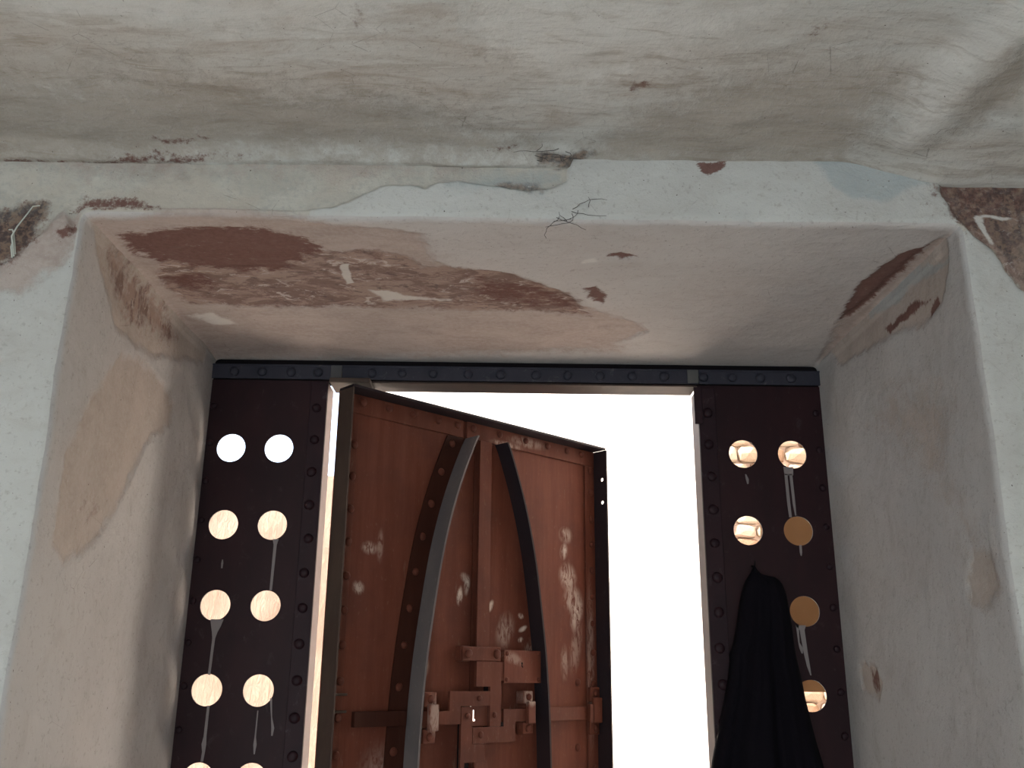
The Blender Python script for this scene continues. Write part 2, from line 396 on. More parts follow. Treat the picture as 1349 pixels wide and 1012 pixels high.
SOF = [(1, .035, [(-.99, -.935), (-.642, -.99), (-.489, -.964), (-.354, -.924), (-.222, -.891), (-.205, -.749), (-.162, -.706), (-.069, -.696), (.025, -.662), (.105, -.583), (.183, -.471), (.33, -.363), (.362, -.291), (.272, -.16), (-.2, -.13), (-.43, -.09), (-.99, -.034)]),
    (1, .09, [(-.99, -.4), (.3, -.3), (.3, -.12), (-.5, -.03), (-.99, 0)]),
    (0, .035, [(-.926, -.853), (-.747, -.901), (-.578, -.899), (-.492, -.859), (-.468, -.804), (-.557, -.715), (-.578, -.66), (-.725, -.674), (-.873, -.705), (-.923, -.768)]),
    (2, .035, [(-.891, -.704), (-.721, -.688), (-.576, -.70), (-.5, -.80), (-.42, -.79), (-.37, -.807), (-.267, -.768), (-.236, -.704), (-.143, -.72), (-.051, -.687), (.045, -.634), (.169, -.513), (.196, -.399), (.073, -.428), (-.174, -.431), (-.586, -.433), (-.888, -.449), (-.921, -.563)]),
    (0, .05, [(-.14, -.66), (.05, -.64), (.17, -.51), (.19, -.41), (0, -.45), (-.14, -.52)], .60), (0, .03, [(-.93, -.62), (-.80, -.66), (-.74, -.55), (-.86, -.52)], .60),
    (5, .008, [(-.437, -.71), (-.414, -.711), (-.42, -.599), (-.442, -.589)]),
    (5, .014, [(-.385, -.556), (-.34, -.55), (-.29, -.513), (-.171, -.50), (-.172, -.485), (-.294, -.48), (-.36, -.47)], .8),
    (5, .012, [(.147, -.773), (.173, -.791), (.175, -.761), (.149, -.752)]), (5, .02, [(-.93, -.36), (-.86, -.40), (-.80, -.30), (-.88, -.28)], .75),
    (0, .014, [(.198, -.804), (.231, -.822), (.267, -.794), (.237, -.776)]), (0, .016, [(.166, -.595), (.19, -.605), (.227, -.552), (.22, -.504), (.193, -.519)]),
    (0, .015, [(.888, -.40), (.858, -.506), (.850, -.681), (.872, -.82), (.915, -.87), (.925, -.742), (.918, -.524), (.907, -.42)]),
    (1, .03, [(.94, -.05), (.887, -.412), (.905, -.601), (.915, -.868), (.945, -.927), (.97, -.799), (.97, -.094)])]
RIG = [(3, .009, [(-.905, 2.468), (-.919, 2.455), (-.737, 2.462), (-.532, 2.476), (-.45, 2.49), (-.45, 2.52), (-.71, 2.490)]),
    (1, .022, [(-.10, 2.51), (-.533, 2.52), (-.92, 2.51), (-.893, 2.437), (-.836, 2.372), (-.733, 2.366), (-.56, 2.401), (-.205, 2.437)]),
    (0, .010, [(-.777, 2.387), (-.823, 2.408), (-.829, 2.375), (-.78, 2.371)]), (0, .010, [(-.534, 2.432), (-.687, 2.433), (-.776, 2.416), (-.681, 2.412), (-.563, 2.41)]),
    (1, .11, [(-.272, 2.235), (-.506, 2.295), (-.763, 2.251), (-.856, 2.15), (-.797, 1.994), (-.897, 1.846), (-.937, 1.75), (-.884, 1.687), (-.812, 1.715), (-.75, 1.867), (-.539, 2.068)], .62),
    (1, .03, [(-.826, 1.824), (-.917, 1.804), (-.933, 1.735), (-.867, 1.684), (-.789, 1.717)]), (1, .02, [(-.121, 1.601), (-.233, 1.587), (-.273, 1.546), (-.236, 1.504), (-.137, 1.535)]),
    (0, .03, [(-.20, 1.575), (-.24, 1.57), (-.23, 1.53), (-.20, 1.53)])]
LEF = [(1, .03, [(-.891, 1.983), (-.836, 2.097), (-.681, 2.272), (-.491, 2.316), (-.307, 2.267), (-.321, 2.199), (-.473, 2.109), (-.574, 1.963), (-.667, 1.841), (-.831, 1.776), (-.893, 1.794), (-.889, 1.904)]),
    (2, .06, [(-.826, 1.899), (-.726, 1.951), (-.649, 1.913), (-.712, 1.852), (-.81, 1.853)], .55),
    (1, .03, [(-.96, 2.52), (-.1, 2.52), (-.12, 2.45), (-.279, 2.40), (-.599, 2.32), (-.746, 2.325), (-.826, 2.405)]),
    (2, .07, [(-.92, 2.52), (-.45, 2.52), (-.28, 2.47), (-.33, 2.40), (-.599, 2.35), (-.746, 2.345), (-.826, 2.405)], .62)]
OLD = [(-.955, 2.42), (-.50, 2.42), (-.502, 2.497), (-.488, 2.522), (-.415, 2.531), (-.367, 2.556), (-.318, 2.58), (-.218, 2.58), (-.152, 2.598), (-.069, 2.579), (-.002, 2.567), (.056, 2.575), (.095, 2.60), (.102, 2.638), (.124, 2.85), (-.491, 2.85), (-2.5, 2.85), (-2.5, 1.2), (-1.111, 2.373), (-1.028, 2.463), (-.996, 2.518)]
RDK = [(.917, 2.582), (.946, 2.521), (1.001, 2.458), (1.066, 2.356), (2.4, 1.0), (2.4, 2.9), (.95, 2.9)]
FRO = [(0, .006, [(.385, 2.648), (.40, 2.64), (.444, 2.649), (.440, 2.63), (.408, 2.611), (.387, 2.618)]),
    (3, .05, [(-.16, 2.59), (-.1, 2.58), (-.002, 2.567), (.056, 2.577), (.08, 2.6), (.05, 2.618), (-.086, 2.606)]),
    (4, .03, [(-.06, 2.578), (-.002, 2.566), (.05, 2.575), (.03, 2.588), (-.03, 2.59)]),
    (4, .012, [(.03, 2.655), (.10, 2.66), (.101, 2.640), (.073, 2.630), (.058, 2.637)]),
    (3, .012, [(.651, 2.643), (.675, 2.591), (.714, 2.56), (.788, 2.546), (.824, 2.569), (.877, 2.594), (.93, 2.61), (.90, 2.68), (.63, 2.66)]),
    (2, .02, RDK), (4, .03, RDK, .56), (0, .12, [(.93, 2.59), (1.0, 2.50), (1.03, 2.54), (2.0, 2.53), (2.0, 2.62), (.93, 2.62)]),
    (4, .02, [(-1.3, 2.25), (-1.111, 2.393), (-1.06, 2.445), (-1.038, 2.485), (-1.04, 2.525), (-1.101, 2.520), (-1.3, 2.50)]),
    (0, .05, [(-1.3, 2.30), (-1.08, 2.40), (-1.05, 2.47), (-1.05, 2.51), (-1.3, 2.47)]),
    (0, .03, [(-.974, 2.533), (-.893, 2.545), (-.8, 2.53), (-.806, 2.513), (-.86, 2.512), (-.977, 2.51)]), (0, .012, [(-.85, 2.497), (-.93, 2.505), (-.95, 2.495), (-.86, 2.488)]),
    (1, .03, [(-1.06, 2.30), (-.98, 2.38), (-.95, 2.49), (-1.0, 2.50), (-1.15, 2.33)]),
    (0, .012, [(-1.005, 2.455), (-.965, 2.47), (-.96, 2.455), (-.99, 2.435)]),
    (1, .10, [(-.95, 2.62), (-.1, 2.64), (-.1, 2.66), (-1.2, 2.66)]),
    (5, .006, [(.999, 2.532), (1.2, 2.532), (1.2, 2.524), (1.014, 2.524), (1.022, 2.462), (1.012, 2.462)]),
    (5, .008, [(-.56, 2.503), (-.54, 2.508), (-.535, 2.498), (-.56, 2.495)]), (5, .008, [(-.64, 2.503), (-.60, 2.51), (-.59, 2.498), (-.64, 2.495)])]

m_all = np.zeros((nu, nv, 6))
# soffit masks
us = slice(NL+3, NR-3)
def setm(u, v, co, spec):
    p3 = flat.reshape(nu, nv, 3)[u, v].reshape(-1, 3)
    wj = np.stack([vnoise(p3, 11, k, 2) for k in (51, 52)], -1)*.030 + np.stack([vnoise(p3, 45, k, 3) for k in (53, 54)], -1)*.014
    m_all[u, v] = np.maximum(m_all[u, v], masks(p3[:, co]+wj, spec).reshape(*m_all[u, v].shape))
setm(us, slice(0, kr), [0, 1], SOF)
setm(slice(0, NL+4), slice(0, kr), [1, 2], LEF)
setm(slice(NR-4, nu), slice(0, kr), [1, 2], RIG)
setm(slice(0, nu), slice(kr-3, nv), [0, 2], FRO)
# old-plaster area of the front wall: a dull grey undercoat, recessed behind the fresh skin
fl = flat.reshape(nu, nv, 3)
fx = fl[:, kr-1:][..., [0, 2]].reshape(-1, 2)
jit = np.stack([vnoise(fl[:, kr-1:].reshape(-1, 3), 22, s, 3) for s in (31, 32)], -1)*.022
od = np.maximum(sdf(fx+jit, OLD), sdf(fx+jit, RDK)).reshape(nu, nv-kr+1)
rec = np.clip(.5+od/.012, 0, 1); rec = rec*rec*(3-2*rec)
P[:, kr-1:, 1] += rec*.014
# undercoat recess in soffit and jambs
def recess(u, axis, sgn, depth, ch):
    m = np.clip((m_all[u, :kr, ch]-.38)/.24, 0, 1)
    q = P[u, :kr]; fadey = np.clip((-fl[u, :kr, 1])/.08, 0, 1)*np.clip((DEP+fl[u, :kr, 1]-.01)/.05, 0, 1)
    q[..., axis] += sgn*m*depth*fadey; P[u, :kr] = q
recess(us, 2, 1, .005, 1); recess(us, 2, 1, .004, 0); recess(us, 2, 1, .003, 2)
recess(slice(0, NL), 0, -1, .004, 1); recess(slice(NR, nu), 0, 1, .004, 1)
# old plaster flag kept in channel alpha-like attribute 'm3'
m3 = np.zeros((nu, nv)); m3[:, kr-1:] = rec; m3[:, kr-9:kr-1] = rec[:, :1]

def sub(name, u0, u1, v0, v1, mat, flip):
    V = P[u0:u1, v0:v1]; mk = m_all[u0:u1, v0:v1]
    o = grid_mesh(name, V.reshape(-1, 3), V.shape[0], V.shape[1], mk.reshape(-1, 6), mat, flip)
    at = o.data.attributes.new('m3', 'FLOAT', 'POINT'); at.data.foreach_set('value', m3[u0:u1, v0:v1].astype(np.float32).ravel())
    return structure(o)
sub('wall_left_jamb', 0, NL+4, 0, kr-3, P_JAMB, False)
sub('ceiling_doorway', NL+3, NR-3, 0, kr-3, P_SOFF, False)
sub('wall_right_jamb', NR-4, nu, 0, kr-3, P_JAMB, False)
sub('wall_front', 0, nu, kr-4, nv, P_FRONT, False)
# front wall: mix the dull old coat in by m3
g = P_FRONT.node_tree; nb = g.nodes['Principled BSDF']; src = nb.inputs['Base Color'].links[0].from_socket
first = None
# ------------------------------------------------------------------ ceiling of the room
xs = np.concatenate([np.linspace(-2.25, -1.4, 12)[:-1], np.linspace(-1.4, 1.4, 380), np.linspace(1.4, 2.25, 12)[1:]])
yc = np.concatenate([np.linspace(-.955, -1.62, 120), np.linspace(-1.62, -5.6, 40)[1:]])
X, Yc = np.meshgrid(xs, yc, indexing='ij')
d = -.975-Yc
Z = 2.655 + .10*(1-np.exp(-np.clip(d, 0, None)/1.6)) + .012*np.exp(-((d-.0)/.06)**2)*0
Z -= .022*np.clip(1-d/.05, 0, 1)**2*np.where(X < .1, 1, .15)        # soft cove on the left
tt = np.clip((X-.68)/.24, 0, 1); Z -= .055*tt*tt*(3-2*tt)*np.clip(1-d/.9, 0, 1)
# groin running up to the right
lx = .79 + (d-.1)*.22; Z -= .012*np.exp(-((X-lx)/.05)**2)*np.clip(d/.12, 0, 1)
Z += .010*np.exp(-((X-lx-.10)/.05)**2)*np.clip(d/.12, 0, 1)
F = np.stack([X, Yc, Z], -1).reshape(-1, 3)
F[:, 2] += vnoise(F*np.array([1, 1.6, 1]), 2.6, 21, 4)*.035 + vnoise(F*np.array([1, 2.2, 1]), 16, 25, 3)*.004
CE = [(5, .05, [(.774, -1.064), (.825, -1.08), (.817, -1.19), (.841, -1.358), (.885, -1.442), (.9, -1.6), (.78, -1.5), (.77, -1.42), (.74, -1.264)]),
    (1, .06, [(.841, -1.081), (.918, -1.139), (1.0, -1.316), (1.0, -1.6), (.91, -1.5), (.876, -1.422), (.839, -1.242)]),
    (0, .03, [(.189, -1.2), (.229, -1.238), (.26, -1.232), (.228, -1.188)]), (0, .018, [(.52, -1.37), (.555, -1.40), (.54, -1.36)]),
    (1, .14, [(-1.2, -1.28), (-.705, -1.30), (-.294, -1.213), (.01, -1.115), (.082, -.93), (-.662, -.90), (-1.3, -.90)]),
    (1, .10, [(.0, -.93), (.082, -1.0), (.207, -1.15), (.423, -1.30), (.70, -1.32), (.75, -1.079), (.72, -.93)]),
    (5, .12, [(-.08, -1.459), (.47, -1.472), (.283, -1.344), (.133, -1.2), (.007, -1.22), (-.11, -1.335)]),
    (5, .12, [(-.9, -1.5), (-.2, -1.5), (-.3, -1.38), (-.9, -1.38)]),
    (0, .02, [(-.80, -1.025), (-.70, -1.03), (-.66, -1.01), (-.78, -1.01)]), (0, .02, [(-.34, -1.40), (-.32, -1.43), (-.30, -1.40), (-.32, -1.385)]),
    (4, .02, [(.02, -.975), (.16, -1.01), (.11, -.955), (.02, -.95)]), (0, .018, [(-.10, -1.02), (-.02, -1.03), (-.03, -1.01)]),
    (0, .02, [(-1.3, -.96), (-1.3, -.985), (-.75, -.985), (-.6, -.975), (-.75, -.96)])]
mk = masks(F[:, :2] + np.stack([vnoise(F, 7, k, 4) for k in (61, 62)], -1)*.09, CE); mk[:, 1] *= .70; mk[:, 0] *= .72; mk[:, 5] *= .92
structure(grid_mesh('ceiling', F, len(xs), len(yc), mk, P_CEIL, True))

# ------------------------------------------------------------------ room shell and masses behind the plaster
structure(boxes('floor', [(-2.4, 2.4, -5.75, .16, -.12, 0)], FLOOR, bev=0))
structure(boxes('wall_left', [(-2.5, -2.25, -5.8, -.96, 0, 3.0)], ROOM, bev=0))
structure(boxes('wall_right', [(2.25, 2.5, -5.8, -.96, 0, 3.0)], ROOM, bev=0))
structure(boxes('wall_rear', [(-2.5, -2.2, -5.9, -5.6, 0, 3.0), (.5, 2.5, -5.9, -5.6, 0, 3.0), (-2.2, .5, -5.9, -5.6, 2.5, 3.0)], ROOM, bev=0))
g = G('facade_plaster', .9, .1); n = g.noise(3, 6); MASS = g.col(g.mix(n, (.68, .64, .60), (.76, .72, .67)))
structure(boxes('wall_facade', [(-6, -.985, -.93, .03, -.12, 3.6), (.985, 6, -.93, .03, -.12, 3.6), (-.985, .985, -.93, .03, 2.53, 3.6),
    (-6, -1.13, .03, .45, -.12, 3.6), (1.13, 6, .03, .45, -.12, 3.6), (-1.13, 1.13, .03, .45, 2.64, 3.6)], MASS, bev=0))  # this outer reveal is added to shade the leaf's hinge side
structure(boxes('ceiling_roof_slab', [(-2.6, 2.6, -6.0, -.93, 3.0, 3.25)], MASS, bev=0))

# ------------------------------------------------------------------ outside
g = G('sunlit_lime_plaster', .95, .1)
n = g.noise(2.0, 6, .65); m = g.noise(26, 8, .72, g.sc((1, 1, .6)), .4)
c = g.mix(g.step(n, .35, .65), (.80, .76, .71), (.76, .70, .64))
c = g.mix(g.math('MULTIPLY', g.step(m, .60, .70), .55), c, (.52, .30, .18))
g.bump(m, .8, .03); LIME = g.col(c)
V = []; nx, nz = 130, 60
Xf, Zf = np.meshgrid(np.linspace(-1.15, 1.36, nx), np.linspace(-.1, 5.2, nz), indexing='ij')
F = np.stack([Xf, np.full_like(Xf, 3.6), Zf], -1).reshape(-1, 3)
F[:, 1] += vnoise(F, 1.4, 41, 5)*.10
o = structure(grid_mesh('wall_courtyard', F, nx, nz, None, LIME))
g = G('sunlit_ground', .95, .1); n = g.noise(5, 6); g.bump(n, .4, .02)
structure(boxes('wall_unseen_bounce', [(2.35, 2.6, .452, 3.5, -.02, 4.6)], LIME, bev=0))  # unseen wall added to bounce sunlight onto the open leaf
structure(boxes('floor_courtyard', [(-9, 9, .16, 12, -.14, -.02)], g.col(g.mix(n, (.66, .61, .56), (.74, .69, .64))), bev=0))
g = G('cream_rough_plaster', .95, .1)
n = g.noise(2.5, 6, .65); m = g.noise(22, 8, .72, g.sc((1.3, 1, .35)), .5)
c = g.mix(g.step(n, .35, .65), (.30, .215, .165), (.25, .18, .135))
c = g.mix(g.math('MULTIPLY', g.step(m, .52, .68), .6), c, (.48, .31, .21))
g.bump(m, .9, .03); CREAM = g.col(c)
Xf, Zf = np.meshgrid(np.linspace(-7, -1.15, nx), np.linspace(-.1, 2.86, nz), indexing='ij')
F = np.stack([Xf, np.full_like(Xf, 3.55), Zf], -1).reshape(-1, 3); F[:, 1] += vnoise(F, 1.4, 43, 5)*.12
structure(grid_mesh('wall_courtyard_low', F, nx, nz, None, CREAM))
# rubble wall with single stones
g = G('rubble_mortar', .95, .1); n = g.noise(30, 5); g.bump(n, .6, .02); MORT = g.col(g.mix(n, (.30, .20, .14), (.42, .31, .24)))
rub = structure(boxes('wall_rubble', [(1.36, 7, 3.60, 3.9, -.02, 5.2)], MORT, bev=0))
STONES = []
for i, (a, b) in enumerate((((.24, .16, .105), (.31, .235, .17)), ((.31, .24, .17), (.38, .30, .235)), ((.17, .095, .057), (.23, .15, .10)), ((.31, .205, .145), (.36, .26, .20)))):
    g = G('rubble_stone_%d' % i, .95, .1); n = g.noise(18, 6, .65); g.bump(n, .5, .01); STONES.append(g.col(g.mix(g.step(n, .35, .65), a, b)))
smesh = []
for i in range(8):
    bm = bmesh.new(); bmesh.ops.create_icosphere(bm, subdivisions=2, radius=1)
    rng = random.Random(i)
    off = Vector((rng.uniform(0, 9), rng.uniform(0, 9), rng.uniform(0, 9)))
    from mathutils import noise as mn
    for v in bm.verts:
        q = v.co.copy(); mx = max(abs(q.x), abs(q.z)); q *= 1+.22*mn.noise(q*1.2+off)
        q.x = math.copysign(abs(q.x)**.62, q.x); q.z = math.copysign(abs(q.z)**.62, q.z); v.co = q
    me = bpy.data.meshes.new('stone'); bm.to_mesh(me); bm.free()
    me.materials.append(STONES[i % 4]); smesh.append(me)
rr = random.Random(3); z = 1.22
while z < 3.35:
    h = rr.uniform(.075, .13); x = 1.38
    while x < 2.45:
        w = rr.uniform(.09, .19)
        o = bpy.data.objects.new('stone', rr.choice(smesh)); C.objects.link(o); o.parent = rub
        o.location = (x+w/2, 3.60, z+h/2); o.scale = (w*.52, rr.uniform(.035, .06), h*.54); o.rotation_euler = (0, rr.uniform(-.12, .12), 0)
        x += w+.008
    z += h+.006
g = G('ochre_paint', .8, .2); n = g.noise(5, 5); g.bump(n, .15, .003)
OCHRE = g.col(g.mix(n, (.21, .11, .050), (.25, .145, .07)))
t = thing('ochre_board', 'flat ochre painted board seen outside through the right panel holes', 'board', (1.17, .62, -.02))
boxes('panel', [(-.262, .30, -.02, .02, 1.532, 2.232)], OCHRE, t)
boxes('post', [(.22, .30, .0205, .10, 0, 2.23)], OCHRE, t)

# ------------------------------------------------------------------ fixed gate panels
riv = rivet_mesh('rivet', .0155, .010)
riv_s = rivet_mesh('rivet_small', .0125, .008)
def put(mesh, name, mat, parent, x, y, z, sc=1, rot=0):
    me = mesh
    key = mesh.name+mat.name
    if key not in put.cache:
        me = mesh.copy(); me.materials.clear(); me.materials.append(mat); put.cache[key] = me
    o = bpy.data.objects.new(name, put.cache[key]); C.objects.link(o); o.parent = parent; o.location = (x, y, z)
    o.scale = (sc*random.uniform(.92, 1.08), sc*random.uniform(.85, 1.1), sc*random.uniform(.92, 1.08)); o.rotation_euler = (0, random.uniform(0, 6), 0)
    return o
put.cache = {}
def drip(parent, x, z, segs, y=-.0012):
    """a run of grey paint on the sheet: list of (dx, dz, width)"""
    bm = bmesh.new(); L = []; Rr = []
    for dx, dz, w in segs:
        L.append((x+dx-w/2, z+dz)); Rr.append((x+dx+w/2, z+dz))
    A = [bm.verts.new((a, y, b)) for a, b in L+Rr[::-1]]; B = [bm.verts.new((a, .0005, b)) for a, b in L+Rr[::-1]]
    n_ = len(segs)
    for i in range(n_-1):
        a, b, c_, d_ = i, i+1, 2*n_-2-i, 2*n_-1-i
        bm.faces.new((A[a], A[b], A[c_], A[d_])); bm.faces.new((B[d_], B[c_], B[b], B[a]))
        bm.faces.new((A[b], A[a], B[a], B[b])); bm.faces.new((A[d_], A[c_], B[c_], B[d_]))
    bm.faces.new((A[0], A[-1], B[-1], B[0])); bm.faces.new((A[n_], A[n_-1], B[n_-1], B[n_]))
    return from_bm('paint_drip', bm, DRIP, parent)
HR, SP, Z0 = .0437, .2348, 2.2124
def fixed_panel(side, label):
    s = side
    t = thing('fixed_gate_panel', label, 'gate panel', (0, 0, 0))
    if s < 0: xa, xb, hx, xe = -.972, -.588, (-.8716, -.7257), -.588
    else: xa, xb, hx, xe = .565, .972, (.6971, .8477), .565
    holes = [circle(h, Z0-SP*i, HR) for i in range(9) for h in hx]
    sh = plate('sheet', [(xa, .03), (xb, .03), (xb, 2.43), (xa, 2.43)], holes, 0, .005, GATE, t)
    if s < 0: st = boxes('edge_strip', [(-.640, -.588, -.006, -.0003, .03, 2.425)], GATE_STRIP, t); xr = -.617
    else: st = boxes('edge_strip', [(.565, .618, -.006, -.0003, .03, 2.42)], GATE_STRIP, t); xr = .592
    for i in range(23): put(riv, 'rivet', GATE_STRIP, st, xr+random.uniform(-.003, .003), -.006, 2.340-.1005*i)
    if s < 0: boxes('flange', [(xe-.005, xe, .0053, .095, .03, 2.425)], FLANGE, t)
    else: boxes('flange', [(xe, xe+.005, .0053, .095, .03, 2.42)], FLANGE, t)
    xo = -.938 if s < 0 else .932
    for i in range(22): put(riv_s, 'rivet', GATE_STRIP, sh, xo, 0, 2.345-.118*i, .9)
    if s > 0: boxes('latch_tab', [(.552, .577, -.0105, -.0063, 2.303, 2.422)], GATE_STRIP, t)
    return t
tl = fixed_panel(-1, 'dark maroon iron gate panel with two columns of round holes, left of the open leaf')
tr = fixed_panel(1, 'dark maroon iron gate panel with round holes behind the hanging black garment')
def hz(i): return Z0-SP*i
drip(tl, -.862, hz(2)-HR, [(0, .004, .038), (-.001, -.015, .028), (-.003, -.032, .016), (-.004, -.05, .008), (-.007, -.15, .007)])
drip(tl, -.862, hz(3)-HR, [(0, .002, .007), (-.001, -.08, .008), (-.002, -.10, .013), (-.001, -.12, .008), (-.003, -.145, .007)])
drip(tl, -.712, hz(1)-HR, [(0, .002, .018), (0, -.015, .009), (-.002, -.147, .007)])
drip(tl, -.722, hz(3)-HR, [(0, -.01, .003), (-.001, -.08, .004), (0, -.10, .009), (0, -.125, .003)])
drip(tl, -.863, hz(1)-HR, [(0, -.06, .003), (0, -.07, .006), (0, -.085, .004)])
drip(tl, -.688, hz(3)-.02, [(0, 0, .006), (.006, -.05, .003), (.012, -.08, .008), (.011, -.10, .004)])
drip(tr, .832, hz(0)-HR, [(0, .004, .030), (0, -.018, .027), (0, -.022, .026)])
drip(tr, .823, hz(0)-HR-.02, [(0, .002, .009), (.002, -.09, .009), (.004, -.130, .008)])
drip(tr, .838, hz(0)-HR-.02, [(0, .002, .009), (.003, -.09, .008), (.005, -.125, .004)])
drip(tr, .850, hz(1)-HR, [(0, .002, .007), (0, -.02, .007), (0, -.03, .003)])
drip(tr, .832, hz(2)-HR, [(0, .004, .030), (.003, -.01, .014), (.008, -.07, .012), (.013, -.11, .009), (.018, -.135, .003)])
drip(tr, .822, hz(2)-HR, [(0, .004, .008), (.001, -.045, .004), (.006, -.06, .010), (.008, -.075, .004)])
drip(tr, .70, hz(0)-HR, [(0, -.02, .003), (.004, -.035, .009), (.005, -.05, .004)])

# ------------------------------------------------------------------ header bar
t = thing('header_bar', 'dark riveted iron bar across the top of the doorway', 'gate header', (0, 0, 2.43))
boxes('backing', [(-.972, .972, .006, .055, .0, .085)], BLACK, t)  # black colour paints in the shadow gap above the face plates
fr = []
for a, b in ((-.97, -.578), (-.5765, .568), (.5695, .97)):
    fr.append(boxes('face_plate', [(a, b, -.012, -.0065, .002, .047)], HEADER, t))
    boxes('rib', [(a, b, -.016, -.012, .043, .048)], HEADER, t, .001)
bx = [-.881, -.794, -.704, -.62, -.452, -.359, -.262, -.152, -.050, .060, .158, .260, .361, .461, .584, .675, .763, .859]
for x in bx: put(riv, 'rivet', HEADER, fr[0] if x < -.577 else fr[1] if x < .568 else fr[2], x, -.012, .024)
boxes('underside_flange', [(-.58, .562, -.0063, .09, -.006, -.0005)], DKRUST, t, .0008)
boxes('joint_plate', [(-.580, -.545, -.018, -.0125, .004, .046)], gate_paint('scraped_joint', (.09, .085, .085), (.07, .065, .065), (.30, .28, .27), dust_amt=.9), t)
boxes('joint_plate', [(.533, .568, -.018, -.0125, .004, .046)], gate_paint('scraped_joint_pale', (.10, .095, .09), (.08, .075, .07), (.34, .32, .30), dust_amt=1), t)
boxes('pivot_block', [(-.575, -.45, -.06, .06, -.022, -.0065)], OLIVE, t, .003)

# ------------------------------------------------------------------ the open leaf
ANG = .7559; LW = 1.1639
leaf = thing('door_leaf', 'open red-brown iron door leaf with riveted pointed arch and locks', 'door', (-.542, -.0451, 0), ANG)
# local x runs along the leaf, local -y is towards the room
slot = [(.5375, 1.419), (.547, 1.419), (.549, 1.424), (.5425, 1.426), (.5425, 1.452), (.5375, 1.452)]
LT = 2.385; LB = .05
cut = [(.552, 1.408), (.588, 1.408), (.588, 1.462), (.552, 1.462)]
sheet = plate('sheet', [(0, LB), (LW, LB), (LW, LT), (0, LT)], [cut], 0, .004, LEAF_L, leaf)
AL = [(.507, 2.330), (.470, 2.249), (.417, 2.115), (.368, 1.94), (.338, 1.753), (.317, 1.619), (.303, 1.447), (.297, 1.30), (.292, 1.1), (.29, .8), (.29, LB)]
def resample(p, n=60):
    p = np.array(p); s = np.r_[0, np.cumsum(np.hypot(*np.diff(p, axis=0).T))]
    t = np.linspace(0, s[-1], n); q = np.stack([np.interp(t, s, p[:, 0]), np.interp(t, s, p[:, 1])], -1)
    for _ in range(6): q[1:-1] = (q[:-2]+2*q[1:-1]+q[2:])/4
    return q
CX = .578
AL = resample(AL); AR = AL.copy(); AR[:, 0] = 2*CX-AL[:, 0]
def offs(c, w):
    t = np.gradient(c, axis=0); t /= np.hypot(t[:, 0], t[:, 1])[:, None]
    return c + np.stack([t[:, 1], -t[:, 0]], -1)*w       # to the left of a downward path => outwards for the left limb
ALo = offs(AL, .068); ARo = ALo.copy(); ARo[:, 0] = 2*CX-ALo[:, 0]
def ribbon(name, a, b, k0, k1, mat, top=2.324):
    a = a.copy(); b = b.copy(); a[:, 1] = np.minimum(a[:, 1], top); b[:, 1] = np.minimum(b[:, 1], top)
    bm = bmesh.new(); n_ = len(a)
    R_ = [[bm.verts.new((p[0], -k, p[1])) for p in c] for c in (a, b) for k in (k0, k1)]   # a0 a1 b0 b1
    a0, a1, b0, b1 = R_
    for i in range(n_-1):
        bm.faces.new((a1[i], a1[i+1], b1[i+1], b1[i])); bm.faces.new((a0[i+1], a0[i], b0[i], b0[i+1]))
        bm.faces.new((a0[i], a0[i+1], a1[i+1], a1[i])); bm.faces.new((b1[i], b1[i+1], b0[i+1], b0[i]))
    bm.faces.new((a0[0], a1[0], b1[0], b0[0])); bm.faces.new((b0[-1], b1[-1], a1[-1], a0[-1]))
    return from_bm(name, bm, mat, leaf)
sl = ribbon('arch_strip', AL, ALo, .0003, .006, LEAF_D)
sr = ribbon('arch_strip', AR, ARo, .0003, .006, LEAF_S)
def shift(c, dx): q = c.copy(); q[:, 0] += dx; return q
ribbon('arch_flange', shift(AL, 0), shift(AL, .007), .0063, .072, GREYFL)
ribbon('arch_flange', shift(AR, 0), shift(AR, -.007), .0063, .072, LEAF_DG)
zz = [2.296, 2.193, 2.083, 1.974, 1.862, 1.75, 1.641, 1.52, 1.435, 1.34, 1.23, 1.12]
for z in zz:
    mid = np.interp(z, ((AL+ALo)/2)[::-1, 1], ((AL+ALo)/2)[::-1, 0])
    put(riv_s, 'rivet', LEAF_S, sl, mid-.006, -.006, z); put(riv_s, 'rivet', LEAF_S, sr, 2*CX-mid+.006, -.006, z)
# inner panels (the pointed wicket) : left one flat, right one proud
def inner(name, curve, x1, k0, k1, mat, hs=()):
    c = curve.copy(); c[:, 1] = np.minimum(c[:, 1], 2.323); cc = [tuple(p) for p in c]
    poly = cc + [(x1, LB), (x1, 2.323)]
    # remove duplicate points
    q = [poly[0]]
    for p in poly[1:]:
        if math.hypot(p[0]-q[-1][0], p[1]-q[-1][1]) > 1e-4: q.append(p)
    return plate(name, q, hs, -k1, -k0, mat, leaf)
inner('wicket_panel', shift(AL, .0075), .545, .0003, .010, LEAF_I)
inner('wicket_panel', shift(AR, -.0075), .549, .0003, .010, LEAF_I, [cut])
boxes('cover_strip', [(.549, .603, -.037, -.031, 1.59, 2.320), (.549, .603, -.037, -.031, LB, 1.30)], LEAF_S, leaf)
boxes('strip_rib', [(.572, .600, -.0305, -.0103, 1.59, 2.320), (.572, .600, -.0305, -.0103, LB, 1.30)], BLACK, leaf)  # black colour paints in the shade under the cover strip
